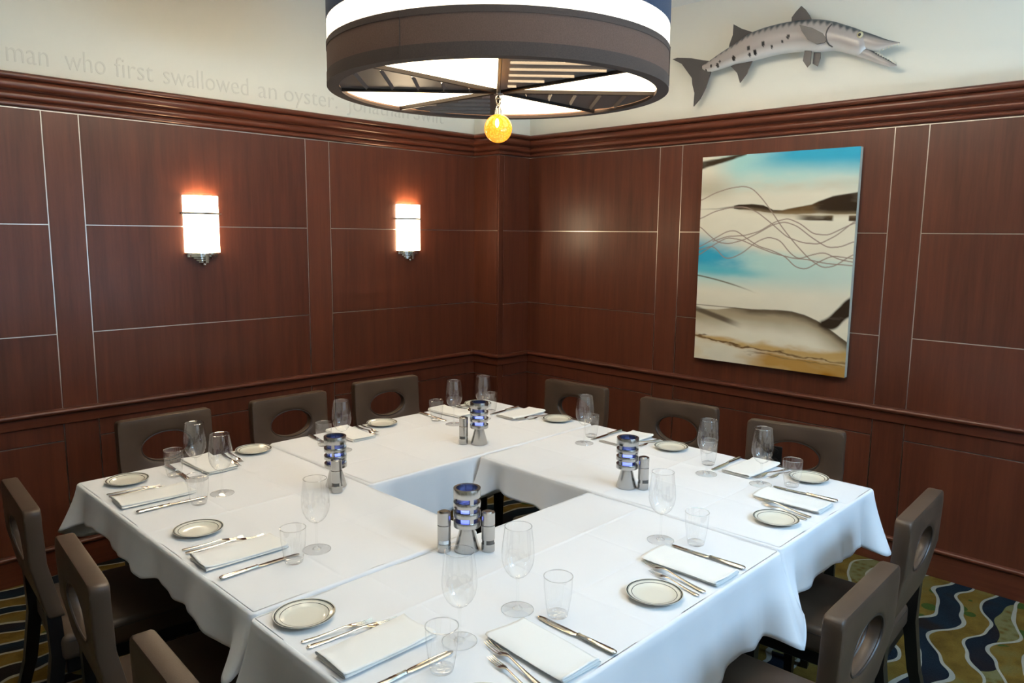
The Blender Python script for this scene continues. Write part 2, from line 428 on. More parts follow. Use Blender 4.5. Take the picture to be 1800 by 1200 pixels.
# ------------------------------------------------------------------ wall sconces
def sconce(name, x, label):
    t = tag(empty(name, (x, 0, 1.60)), label, 'sconce', 'wall sconces')
    W, D = 0.097, 0.062
    def half(bm, k, z0, z1, inner=0.0, cap=True):
        prof = [(-W*k*math.cos(PI*i/24), -0.016-D*k*math.sin(PI*i/24)) for i in range(25)]
        if inner:
            prof += [((-W*k+inner)*math.cos(PI*i/24), -0.016-(D*k-inner)*math.sin(PI*i/24)) for i in range(24, -1, -1)]
        a = [(p[0], p[1], z0) for p in prof]; b_ = [(p[0], p[1], z1) for p in prof]
        loft(bm, [a, b_], cap=cap)
    bm = B(); half(bm, 1.0, 0.006, 0.312, 0.004); finish(bm, 'shade', SHADE, t, smooth=40)
    bm = B(); box(bm, -0.085, 0.085, -0.022, -0.016, -0.02, 0.30, 0.002); finish(bm, 'back_plate', CHROME, t, smooth=0)
    bm = B(); half(bm, 1.03, 0.2125, 0.2220, 0.006)
    box(bm, -0.112, -0.096, -0.030, -0.018, 0.214, 0.220); box(bm, 0.096, 0.112, -0.030, -0.018, 0.214, 0.220)
    finish(bm, 'band', STEELD, t, smooth=40)
    for i, (k, z) in enumerate(((0.98, -0.004), (0.78, -0.016), (0.60, -0.028), (0.42, -0.040), (0.26, -0.050))):
        bm = B(); half(bm, k, z, z+0.007); finish(bm, 'base_step', CHROME, t, smooth=40)
    bm = B(); box(bm, -0.009, 0.009, -0.016-D*1.0, -0.016, -0.052, 0.004, 0.002); finish(bm, 'fin', CHROME, t, smooth=0)
    bm = B(); bmesh.ops.create_uvsphere(bm, u_segments=16, v_segments=10, radius=0.011); bmesh.ops.translate(bm, vec=(0, -0.04, -0.058), verts=bm.verts); finish(bm, 'finial', CHROME, t)
    l = point('sconce_bulb', (x, -0.05, 1.86), 2.2, (1.0, 0.55, 0.25), 0.02)
    return t
sconce('wall_sconce', -2.372, 'lit frosted half-round wall sconce, the left one in the wide panel')
sconce('wall_sconce', -0.950, 'lit frosted half-round wall sconce, the one nearer the room corner')

# ------------------------------------------------------------------ painting
def painting():
    yl, yr, z0, z1, th = -1.735, -2.655, 0.972, 2.19, 0.033
    t = tag(empty('abstract_painting', (-.0175, (yl+yr)/2, z0)), 'large frameless canvas with abstract blue, brown and ochre landscape', 'painting')
    bm = B(); box(bm, -th+0.0005, 0, yr-t.location.y+.0005, yl-t.location.y-.0005, 0.0005, z1-z0-.0005)
    edge = mat('canvas_edge', (0.58, 0.58, 0.47), 0.6); finish(bm, 'canvas_stretcher', edge, t, smooth=0)
    nx, ny = 300, 396
    S, T = np.meshgrid(np.linspace(0, 1, nx), np.linspace(0, 1, ny))
    rs = np.random.RandomState(3)
    def vnoise(fx, fy, oct=3):
        out = np.zeros_like(S); amp = 1; tot = 0
        for o in range(oct):
            gx, gy = int(fx*2**o)+2, int(fy*2**o)+2
            g = rs.rand(gy+1, gx+1); xx = S*(gx-1); yy = T*(gy-1)
            i = xx.astype(int); j = yy.astype(int); fx_ = xx-i; fy_ = yy-j
            fx_ = fx_*fx_*(3-2*fx_); fy_ = fy_*fy_*(3-2*fy_)
            v = (g[j, i]*(1-fx_)+g[j, i+1]*fx_)*(1-fy_)+(g[j+1, i]*(1-fx_)+g[j+1, i+1]*fx_)*fy_
            out += amp*v; tot += amp; amp *= .5
        return out/tot
    n1 = vnoise(4, 14); n2 = vnoise(7, 30, 4); n3 = vnoise(3, 5)
    def sm(a, b, x): t_ = np.clip((x-a)/(b-a), 0, 1); return t_*t_*(3-2*t_)
    def pw(s, pts): return np.interp(s, [p[0] for p in pts], [p[1] for p in pts])
    C = np.ones(S.shape+(3,))*np.array([0.66, 0.63, 0.52])
    C *= (0.95+0.1*n1)[..., None]
    def lay(col, a):
        nonlocal C
        a = np.clip(a, 0, 1)[..., None]; C = C*(1-a)+np.array(col)*a
    # top blue wash
    lay((0.30, 0.58, 0.58), (1-sm(.06, .20, T+.05*(n2-.5)))*sm(.05, .28, S+.1*(n3-.5))*.85)
    lay((0.02, 0.30, 0.47), (1-sm(.02, .115+.03*(n1-.5), T-.035*(S-.6)))*sm(.22, .62, S+.1*(n2-.5))*.95)
    lay((0.30, 0.28, 0.20), sm(.12, .155, T)*(1-sm(.165, .20, T))*.35*n2)
    # brown streak top left
    lay((0.035, 0.022, 0.012), (1-sm(0, .012, np.abs(T-(.040-.14*S+.012*(n2-.5)))-.012*(1-S/.3)))*(S < .31)*(.75+.5*n2))
    lay((0.28, 0.24, 0.16), (1-sm(.01, .09, np.abs(T-.15)))*(1-sm(.05, .35, S))*.5)
    # mid dark shoreline
    topl = pw(S, [(0,.252),(.12,.248),(.22,.240),(.27,.232),(.36,.231),(.44,.238),(.5,.258),(.56,.262),(.66,.250),(.74,.240),(.78,.226),(.86,.206),(.92,.199),(1,.192)])+.006*(n2-.5)
    botl = pw(S, [(0,.254),(.22,.250),(.30,.258),(.42,.268),(.52,.278),(.66,.281),(.78,.281),(.88,.284),(1,.284)])+.008*(n2-.5)
    ins = sm(-.003, .004, T-topl)*(1-sm(-.004, .004, T-botl))
    lay((0.030, 0.018, 0.010), ins*np.where(S < .24, .55, 1.0)*(.86+.4*n2))
    lay((0.16, 0.09, 0.03), ins*sm(.5, .6, S)*(1-sm(.72, .8, S))*.55)
    lay((0.05, 0.03, 0.015), (1-sm(.009, .015, np.abs(T-(.299+.02*(S-.8))+.006*(n2-.5))))*sm(.62, .74, S)*(1-sm(.86, .88, S)*(1-sm(.955, .965, S)))*(.6+.9*n2))
    lay((0.32, 0.24, 0.14), (1-sm(.002, .02, np.abs(T-botl)))*sm(.2, .4, S)*.4)
    # second blue wash
    lay((0.30, 0.56, 0.56), sm(.43, .49, T+.05*(n3-.5)-.02*S)*(1-sm(.55, .665, T))*(.95-.45*S))
    lay((0.02, 0.29, 0.45), (1-sm(.0, .11, np.abs(T-(.475+.10*S))-.02))*(1-sm(.05, .48, S+.25*(n2-.5)))*.97)
    lay((0.06, 0.38, 0.48), (1-sm(.0, .035, np.abs(T-(.545+.03*S)-.02*(n1-.5))))*(1-sm(.25, .6, S))*.7)
    lay((0.10, 0.07, 0.035), (1-sm(.001, .006, np.abs(T-(.580+.16*S*S+.10*S))))*(1-sm(.2, .46, S))*.85)
    # grey-brown dune
    top = pw(S, [(0,.745),(.15,.742),(.28,.725),(.4,.728),(.55,.722),(.66,.724),(.74,.735),(.82,.757),(.9,.792),(1,.84)])+.004*(n2-.5)
    bel = T-top
    lay((0.30, 0.24, 0.15), sm(0, .006, bel)*(1-sm(.03, .135, bel+.04*(n1-.5)))*.9)
    lay((0.045, 0.027, 0.014), sm(-.002, .003, bel)*(1-sm(.006, .045, bel+.02*(n2-.5)))*sm(.15, .4, S)*(.95-.25*n2))
    lay((0.045, 0.028, 0.016), (1-sm(.002, .016, np.abs(T-(.748+.20*S))-.004))*(1-sm(.2, .36, S))*.8)
    lay((0.06, 0.04, 0.02), (1-sm(.0, .004, np.abs(T-.727-.01*S)))*(1-sm(.3, .45, S))*.8)
    lay((0.028, 0.018, 0.011), (1-sm(.0, .02, np.abs(T-(.768-.50*(S-.84)*sm(.84,1,S))-.01*(n1-.5))-.034*sm(.82, .95, S)))*sm(.815, .85, S)*(.9+.4*n2))
    # ochre sand
    c0 = pw(S, [(0,.885),(.15,.890),(.30,.905),(.45,.910),(.6,.908),(.8,.915),(1,.905)])
    lay((0.45, 0.27, 0.06), (1-sm(.0, .03, np.abs(T-c0)+.05*(n2-.55)))*.85)
    lay((0.31, 0.135, 0.008), sm(.010, .03, T-c0+.06*(n2-.5))*sm(.22, .66, S+.5*(T-.93)+.3*(n1-.5))*(.65+.6*n2))
    lay((0.10, 0.045, 0.01), (1-sm(.001, .007, np.abs(T-c0-.012+.06*(n2-.5))))*.9)
    lay((0.09, 0.04, 0.008), (1-sm(.001, .007, np.abs(T-c0-.036+.07*(n2-.5))))*sm(.3, .55, S)*.85)
    lay((0.55, 0.40, 0.16), sm(.0, .05, T-c0)*sm(.35, .6, n1)*.35)
    # thin wandering wire lines
    lines = [[(0,.21),(.1,.175),(.2,.155),(.3,.147),(.36,.16),(.43,.21),(.5,.275),(.57,.345),(.66,.42),(.75,.485),(.83,.52),(.9,.51),(1,.455)],
        [(0,.30),(.1,.265),(.22,.245),(.32,.245),(.4,.27),(.5,.325),(.6,.385),(.7,.41),(.8,.415),(.9,.375),(1,.31)],
        [(0,.335),(.07,.38),(.14,.415),(.22,.42),(.32,.40),(.42,.365),(.5,.33),(.58,.315),(.66,.335),(.75,.385),(.85,.43),(.93,.425),(1,.40)],
        [(0,.44),(.1,.40),(.2,.36),(.26,.355),(.33,.39),(.42,.43),(.5,.445),(.6,.475),(.66,.52),(.73,.53),(.8,.495),(.88,.465),(1,.475)],
        [(0,.48),(.1,.43),(.2,.39),(.3,.40),(.4,.43),(.52,.46),(.64,.48),(.74,.485),(.85,.50),(1,.505)],
        [(0,.455),(.1,.43),(.15,.46),(.18,.49),(.24,.49),(.32,.46),(.4,.41),(.48,.385),(.56,.40),(.62,.455),(.68,.485),(.75,.465),(.83,.45),(.92,.48),(1,.49)],
        [(.1,.41),(.2,.385),(.32,.38),(.42,.36),(.52,.315),(.6,.30),(.68,.325),(.76,.37),(.85,.375),(.93,.345),(1,.32)]]
    for ln in lines:
        xs = np.linspace(ln[0][0], ln[-1][0], 600)
        px = np.array([p[0] for p in ln]); py = np.array([p[1] for p in ln])
        ys = np.interp(xs, px, py); k = np.hanning(61); k /= k.sum(); ys = np.convolve(np.pad(ys, 30, 'edge'), k, 'valid')
        sl = np.gradient(ys*1.218, xs*0.92)
        dcol = np.interp(S[0], xs, ys); dsl = np.interp(S[0], xs, sl)
        dist = np.abs(T-dcol[None, :])*1.218/np.sqrt(1+dsl[None, :]**2)
        on = (S >= ln[0][0])
        lay((0.25, 0.185, 0.155), (1-sm(.0018, .0046, dist))*on*.9)
    yy = (yl + (yr-yl)*S) - t.location.y; zz = (z1-z0)*(1-T)
    verts = np.stack([np.full(S.shape, -th), yy, zz], -1).reshape(-1, 3)
    idx = np.arange(nx*ny).reshape(ny, nx)
    f = np.stack([idx[:-1, :-1], idx[1:, :-1], idx[1:, 1:], idx[:-1, 1:]], -1).reshape(-1, 4)
    me = bpy.data.meshes.new('painted_surface'); me.from_pydata(verts.tolist(), [], f.tolist())
    at = me.color_attributes.new('paint', 'FLOAT_COLOR', 'POINT')
    at.data.foreach_set('color', np.concatenate([np.clip(C, 0, 1).reshape(-1, 3), np.ones((nx*ny, 1))], 1).astype(np.float32).ravel())
    me.materials.append(CANVAS); o = bpy.data.objects.new('painted_surface', me); link(o, t)
painting()

# ------------------------------------------------------------------ mounted fish
def fish():
    body = [(1.715,2.722,1.717,2.698),(1.755,2.738,1.758,2.679),(1.8,2.76,1.805,2.681),(1.871,2.791,1.877,2.69),(1.924,2.812,1.93,2.697),(2.0,2.849,2.008,2.699),(2.083,2.866,2.093,2.706),(2.165,2.873,2.175,2.712),(2.245,2.874,2.256,2.711),(2.324,2.869,2.334,2.703),(2.4,2.857,2.412,2.689),(2.476,2.833,2.486,2.685),(2.536,2.806,2.546,2.665),(2.587,2.782,2.597,2.645),(2.622,2.762,2.630,2.640),(2.650,2.735,2.655,2.665)]
    upj = [(2.590,2.781,2.600,2.670),(2.616,2.766,2.622,2.672),(2.659,2.745,2.666,2.659),(2.702,2.723,2.707,2.648),(2.744,2.701,2.747,2.656),(2.785,2.684,2.786,2.667),(2.809,2.676,2.809,2.670)]
    loj = [(2.590,2.705,2.598,2.645),(2.611,2.700,2.616,2.634),(2.665,2.667,2.669,2.61),(2.708,2.637,2.712,2.587),(2.751,2.608,2.754,2.569),(2.782,2.585,2.784,2.559),(2.801,2.572,2.802,2.562)]
    spots = [(1.744,2.688,.008),(1.783,2.706,.009),(1.826,2.703,.013),(1.842,2.721,.008),(1.93,2.726,.014),(2.027,2.762,.013),(2.031,2.728,.010),(2.064,2.735,.014),(2.114,2.77,.013),(2.163,2.748,.008),(2.225,2.765,.009),(2.255,2.786,.012)]
    XC = -0.066
    t = tag(empty('mounted_fish', (0, -2.2, 2.7)), 'mounted silver barracuda with open jaws on the cream wall', 'fish mount')
    def W(d, x, z): return (x, -d+2.2, z-2.7)
    def dens(sec, n):
        a = np.array(sec); k = np.linspace(0, len(a)-1, n); i = np.clip(k.astype(int), 0, len(a)-2); f = (k-i)[:, None]
        p0 = a[np.clip(i-1, 0, len(a)-1)]; p1 = a[i]; p2 = a[i+1]; p3 = a[np.clip(i+2, 0, len(a)-1)]
        return .5*((2*p1)+(p2-p0)*f+(2*p0-5*p1+4*p2-p3)*f*f+(3*p1-p0-3*p2+p3)*f**3)
    def part(name, sec, n, m, thick, spotted=True, jaw=False):
        s = dens(sec, n); V = []; Cc = []
        for q in s:
            for k in range(m):
                a = 2*PI*k/m; u = (1+math.cos(a))/2          # 1 at back, 0 at belly
                d = q[2]+(q[0]-q[2])*u; z = q[3]+(q[1]-q[3])*u; h = abs(q[1]-q[3])/2
                x = XC - math.sin(a)*h*thick
                V.append(W(d, x, z))
                back = np.array([0.045, 0.055, 0.062]); side = np.array([0.36, 0.32, 0.30]); belly = np.array([0.70, 0.69, 0.66])
                c = side + (belly-side)*max(0, min(1, (0.32-u)/0.25))
                bar = 0.06*math.sin(d*2*PI/0.034)
                bk = max(0, min(1, (u-0.80+(bar if not jaw else 0))/0.13)); c = c + (back-c)*bk
                if jaw: c = c*(0.75 if u > .5 else .95)
                if spotted and math.sin(a) > -0.2:
                    for sd, sz, sr in spots:
                        r = math.hypot((d-sd)/0.8, z-sz)
                        if r < sr: c = np.array([0.008, 0.008, 0.008])
                V_ = c; Cc.append((*V_, 1))
        F = []
        for i in range(n-1):
            for k in range(m): F.append((i*m+k, i*m+(k+1) % m, (i+1)*m+(k+1) % m, (i+1)*m+k))
        F.append(tuple(range(m))[::-1]); F.append(tuple((n-1)*m+k for k in range(m)))
        me = bpy.data.meshes.new(name); me.from_pydata(V, [], F)
        at = me.color_attributes.new('paint', 'FLOAT_COLOR', 'POINT'); at.data.foreach_set('color', np.array(Cc, dtype=np.float32).ravel())
        bm = B(); bm.from_mesh(me); bmesh.ops.recalc_face_normals(bm, faces=bm.faces); bm.to_mesh(me); bm.free()
        me.materials.append(FISHM); me.shade_smooth(); o = bpy.data.objects.new(name, me); link(o, t); return o
    bo = part('body', body, 220, 64, 0.62)
    part('upper_jaw', upj, 40, 24, 0.60, False, True)
    lj = part('lower_jaw', loj, 40, 24, 0.60, False, True)
    bm = B()
    for i in range(9):
        f_ = .25+.72*i/8; d = 2.665+(2.801-2.665)*f_; z = 2.665+(2.575-2.665)*f_
        for x in (XC-.012, XC+.010): bmesh.ops.create_cone(bm, cap_ends=True, segments=5, radius1=.0028, radius2=0, depth=.014, matrix=Matrix.Translation(W(d, x, z+.004)))
    for i in range(7):
        f_ = i/6; d = 2.72+.085*f_; z = 2.651+.018*f_
        bmesh.ops.create_cone(bm, cap_ends=True, segments=5, radius1=0, radius2=.0028, depth=.014, matrix=Matrix.Translation(W(d, XC-.010, z-.006)))
    finish(bm, 'teeth', mat('ivory_teeth', (.7,.66,.5), .4), t)
    fins = {'tail_fin': ([(1.775,2.737),(1.717,2.75),(1.64,2.773),(1.541,2.79),(1.506,2.787),(1.573,2.75),(1.614,2.699),(1.647,2.658),(1.652,2.621),(1.669,2.569),(1.666,2.492),(1.709,2.532),(1.744,2.593),(1.775,2.685)], XC, .008),
      'dorsal_fin': ([(2.247,2.86),(2.248,2.895),(2.27,2.92),(2.297,2.944),(2.32,2.922),(2.345,2.888),(2.366,2.846)], XC, .006),
      'rear_dorsal_fin': ([(1.882,2.800),(1.885,2.815),(1.903,2.862),(1.904,2.92),(1.954,2.888),(2.034,2.852),(1.993,2.809),(1.924,2.790)], XC, .006),
      'anal_fin': ([(1.9,2.69),(1.942,2.647),(1.962,2.591),(2.003,2.638),(2.031,2.70),(1.965,2.712)], XC, .006),
      'pelvic_fin': ([(2.338,2.715),(2.33,2.656),(2.357,2.618),(2.373,2.635),(2.374,2.71)], XC-.014, .005),
      'pelvic_fin ': ([(2.377,2.71),(2.373,2.639),(2.4,2.621),(2.413,2.662),(2.412,2.704)], XC+.012, .005)}
    for k, (poly, x, th) in fins.items():
        bm = B(); prism(bm, poly, lambda d, z: W(d, x-th/2, z), lambda d, z: W(d, x+th/2, z)); finish(bm, k.strip(), FINM, t, smooth=0)
    pec = [(2.322,2.831),(2.336,2.797),(2.37,2.748),(2.417,2.719),(2.454,2.723),(2.466,2.736),(2.443,2.771),(2.389,2.806)]
    bm = B(); px = lambda d: XC-.064+.018*(d-2.322)/.144
    prism(bm, pec, lambda d, z: W(d, px(d)-.003, z), lambda d, z: W(d, px(d)+.003, z)); finish(bm, 'pectoral_fin', FINM, t, smooth=0)
    bm = B(); tube(bm, [W(d, XC-.0475+.10*abs(z-2.75)**1.0*.14, z) for d, z in [(2.486,2.81),(2.472,2.797),(2.464,2.785),(2.459,2.765),(2.461,2.742),(2.467,2.725),(2.479,2.708),(2.497,2.695)]], .0035, 6); finish(bm, 'gill_line', FINM, t)
    bm = B(); bmesh.ops.create_uvsphere(bm, u_segments=20, v_segments=12, radius=.0165); bmesh.ops.scale(bm, vec=(.5, 1, 1), verts=bm.verts); bmesh.ops.translate(bm, vec=W(2.627, XC-.034, 2.735), verts=bm.verts)
    ey = finish(bm, 'eye', mat('pale_yellow_eye', (.55,.50,.32), .15), t)
    bm = B(); bmesh.ops.create_uvsphere(bm, u_segments=16, v_segments=10, radius=.0085); bmesh.ops.scale(bm, vec=(.5, 1, 1), verts=bm.verts); bmesh.ops.translate(bm, vec=W(2.627, XC-.0395, 2.735), verts=bm.verts)
    finish(bm, 'pupil', BLKPLASTIC, ey)
fish()

# ------------------------------------------------------------------ wall outlet
t = tag(empty('wall_outlet', (-0.016, -2.285, 0.45)), 'black electrical outlet low on the panelled wall under the painting', 'outlet')
bm = B(); box(bm, -.006, 0, -.037, .037, -.06, .06, .002); finish(bm, 'cover_plate', BLKPLASTIC, t, smooth=0)
for dz in (-.028, .028):
    bm = B(); bmesh.ops.create_cone(bm, cap_ends=True, segments=20, radius1=.016, radius2=.016, depth=.004, matrix=Matrix.Translation((-.007, 0, dz)) @ Matrix.Rotation(PI/2, 4, 'Y')); finish(bm, 'socket', BLKPLASTIC, t)

# ------------------------------------------------------------------ drum pendant
def pendant():
    cx, cy, R = -2.221, -2.184, 0.592
    zb = 2.218
    t = tag(empty('drum_pendant', (cx, cy, zb)), 'large striped drum pendant lamp over the table, with spoked underside', 'pendant lamp')
    def band(name, z0, z1, m, r=R, th=.006):
        bm = B(); lathe(bm, [(r, z0), (r, z1), (r-th, z1), (r-th, z0)], 96, close=True); return finish(bm, name, m, t, smooth=40)
    br = band('brown_band', 0.0, 0.131, BROWNF)
    band('white_band', 0.131, 0.202, BANDW, R-.001); band('navy_band', 0.202, 0.334, NAVYF); band('upper_white_band', .334, .40, BANDW, R-.001); band('upper_brown_band', .40, .53, BROWNF)
    for z0, z1 in ((0.0, .034), (.112, .131)):
        bm = B(); lathe(bm, [(R+.0015, z0), (R+.0015, z1), (R-.001, z1), (R-.001, z0)], 96, close=True); finish(bm, 'fabric_trim', BROWNT, br, smooth=40)
    for a in (math.radians(-163), math.radians(-60), math.radians(60)):
        bm = B(); p = (math.cos(a)*(R+.002), math.sin(a)*(R+.002)); tube(bm, [(p[0], p[1], .003), (p[0], p[1], .129)], .0016, 6); finish(bm, 'seam', BROWNT, br)
    bm = B(); lathe(bm, [(R+.002, -.004), (R+.002, .006), (R-.038, .006), (R-.038, -.004)], 96, close=True); finish(bm, 'bottom_ring', BROWNT, t, smooth=40)
    rin = R-.038
    off = math.radians(1.0)
    for k in range(8):
        a = off+k*PI/4
        bm = B(); box(bm, .012, rin+.004, -.0055, .0055, -.002, .016, .002); o = finish(bm, 'spoke', SPOKE, t, smooth=0); o.rotation_euler = (0, 0, a)
    # wedges: k from spoke k to k+1 ; lit panels alternate with louvred metal
    for k in range(8):
        a0, a1 = off+k*PI/4, off+(k+1)*PI/4
        lit = k in (0, 2, 4, 6)
        n = 12
        if lit:
            bm = B(); poly = [(.02*math.cos((a0+a1)/2), .02*math.sin((a0+a1)/2))]+[(rin*1.005*math.cos(a0+(a1-a0)*i/n), rin*1.005*math.sin(a0+(a1-a0)*i/n)) for i in range(n+1)]
            prism(bm, poly, lambda x, y: (x, y, .012), lambda x, y: (x, y, .016)); finish(bm, 'lit_panel', DIFF, t, smooth=0)
        else:
            # louvred metal wedge cut into strips so that its slots are real openings; slots lie square to one spoke
            bm = B(); ss = [.10, .19, .28, .37, .46]; hw = .006
            th = PI/4; y0, ym = .030, lambda x: (x*math.tan(th)-.040)
            def quad(pts, z0=.008, z1=.0105):
                prism(bm, pts, lambda x, y: (x, y, z0), lambda x, y: (x, y, z1))
            edges = [0.02]+[v for s in ss for v in (s-hw, s+hw)]
            for i in range(0, len(edges), 2):
                xa = edges[i]; xb = edges[i+1] if i+1 < len(edges) else None
                if xb is not None:
                    ta, tb = min(xa*math.tan(th), math.sqrt(max(rin**2-xa*xa, 0))), min(xb*math.tan(th), math.sqrt(max(rin**2-xb*xb, 0)))
                    quad([(xa, 0), (xb, 0), (xb, tb), (xa, ta)])
                else:
                    pts = [(xa, 0)]; amx = math.acos(min(1, xa/rin))
                    aa = min(th, amx); pts += [(rin*math.cos(aa*j/14), rin*math.sin(aa*j/14)) for j in range(15)]; quad(pts)
            for s in ss:
                xa, xb = s-hw, s+hw; lim = math.sqrt(rin**2-xb*xb) if xb < rin else 0
                yt = min(ym(s)+.0, lim-.02); yt = max(yt, y0+.02)
                top = min(xa*math.tan(th), lim)
                quad([(xa, 0), (xb, 0), (xb, y0), (xa, y0)])
                if top > yt: quad([(xa, yt), (xb, yt), (xb, min(xb*math.tan(th), lim)), (xa, top)])
                # louvre lip bent down from the inner edge of the slot
                loft(bm, [[(xa, y0, .0085), (xa+.001, y0, .0095), (xa+.010, y0, .0005), (xa+.009, y0, -.0005)], [(xa, yt, .0085), (xa+.001, yt, .0095), (xa+.010, yt, .0005), (xa+.009, yt, -.0005)]])
            o = finish(bm, 'louvred_panel', BRONZE, t, smooth=0)
            o.rotation_euler = (0, 0, a0)
    # lit diffuser sheet above the louvres
    bm = B(); lathe(bm, [(0, .040), (R-.01, .040), (R-.01, .044), (0, .044)], 64); finish(bm, 'diffuser', DIFF, t, smooth=40)
    # centre stem with loop and amber globe
    bm = B(); lathe(bm, [(0, -.006), (.016, -.006), (.016, .030), (0, .030)], 20); finish(bm, 'hub', BRONZE, t, smooth=40)
    bm = B(); tube(bm, [(.014*math.sin(a), 0, -.022+.016*math.cos(a)) for a in [2*PI*i/20 for i in range(20)]], .0022, 8, closed=True); finish(bm, 'ring', SILVER, t)
    bm = B(); tube(bm, [(0, .010*math.sin(a), -.030+.014*math.cos(a)) for a in [2*PI*i/20 for i in range(20)]], .0022, 8, closed=True); finish(bm, 'ring', SILVER, t)
    gz = -.122
    bm = B()
    tube(bm, [(-.014, 0, gz+.045), (-.014, 0, -.058), (-.008, 0, -.046), (0, 0, -.042), (.008, 0, -.046), (.014, 0, -.058), (.014, 0, gz+.045)], .0022, 8)
    lathe(bm, [(0, gz+.070), (.007, gz+.070), (.007, gz+.044), (0, gz+.044)], 14); finish(bm, 'globe_hanger', SILVER, t, smooth=40)
    bm = B(); bmesh.ops.create_uvsphere(bm, u_segments=32, v_segments=20, radius=.050); bmesh.ops.translate(bm, vec=(0, 0, gz), verts=bm.verts); gl = finish(bm, 'amber_globe', AMBER, t)
    bm = B(); bmesh.ops.create_uvsphere(bm, u_segments=14, v_segments=10, radius=.013); bmesh.ops.scale(bm, vec=(.5,.5,1.2), verts=bm.verts); bmesh.ops.translate(bm, vec=(-.037, -.032, gz+.012), verts=bm.verts); finish(bm, 'hot_spot', HOTSPOT, gl)  # bright spot put onto the globe's viewer-facing skin as a glowing bead
    # suspension to the ceiling
    bm = B(); lathe(bm, [(0, ZC-zb), (.075, ZC-zb), (.075, ZC-zb-.02), (.02, ZC-zb-.032), (0, ZC-zb-.032)], 32); finish(bm, 'canopy', BRONZE, t, smooth=40)
    bm = B(); tube(bm, [(0, 0, .04), (0, 0, ZC-zb-.02)], .008, 10)
    for k in range(3):
        a = 2*PI*k/3; tube(bm, [(0, 0, .52), ((R-.004)*math.cos(a), (R-.004)*math.sin(a), .52)], .005, 8)
    finish(bm, 'stem', BRONZE, t)
    for k in range(4):
        a = PI/4+k*PI/2; point('pendant_bulb', (cx+.28*math.cos(a), cy+.28*math.sin(a), zb+.25), 68, (1.0, .92, .77), .05)
pendant()

# ------------------------------------------------------------------ tables and cloths
TZ = 0.76
GAP = 0.004
TAB = {  # x0, x1, y0, y1
 'left':  (-3.345, -2.552, -2.447, -1.022),
 'far':   (-2.546, -1.168, -1.826, -1.022),
 'right': (-1.985, -1.168, -3.213, -1.834),
 'near':  (-3.358, -1.993, -3.222, -2.455)}
TLAB = {'left': 'left', 'far': 'far', 'right': 'right', 'near': 'near'}
def inside_other(k, x, y, m=0.02):
    for j, (a, b_, c, d) in TAB.items():
        if j != k and a-m <= x <= b_+m and c-m <= y <= d+m: return True
    return False
WHERE = {'left': 'on the left of the square', 'far': 'along the sconce wall', 'right': 'along the painting wall', 'near': 'nearest the viewer'}
for k, (a, b_, c, d) in TAB.items():
    t = tag(empty('banquet_table', ((a+b_)/2, (c+d)/2, 0)), 'rectangular table hidden under the white cloth %s' % WHERE[k], 'table', 'tables pushed into a hollow square')
    hx, hy = (b_-a)/2-.008, (d-c)/2-.008
    bm = B(); box(bm, -hx, hx, -hy, hy, TZ-.034, TZ-.004, .004); finish(bm, 'tabletop', mat('plywood', (.35,.24,.14), .6) if k == 'left' else bpy.data.materials['plywood'], t, smooth=0)
    for s_ in (-1, 1):
        px, py = (s_*(hx-.40), 0) if hx > hy else (0, s_*(hy-.40))
        bm = B(); lathe(bm, [(0, 0), (.15, 0), (.15, .012), (.03, .03), (.03, TZ-.06), (.07, TZ-.034), (0, TZ-.034)], 28, px, py); finish(bm, 'pedestal_leg', BLACKW, t, smooth=40)
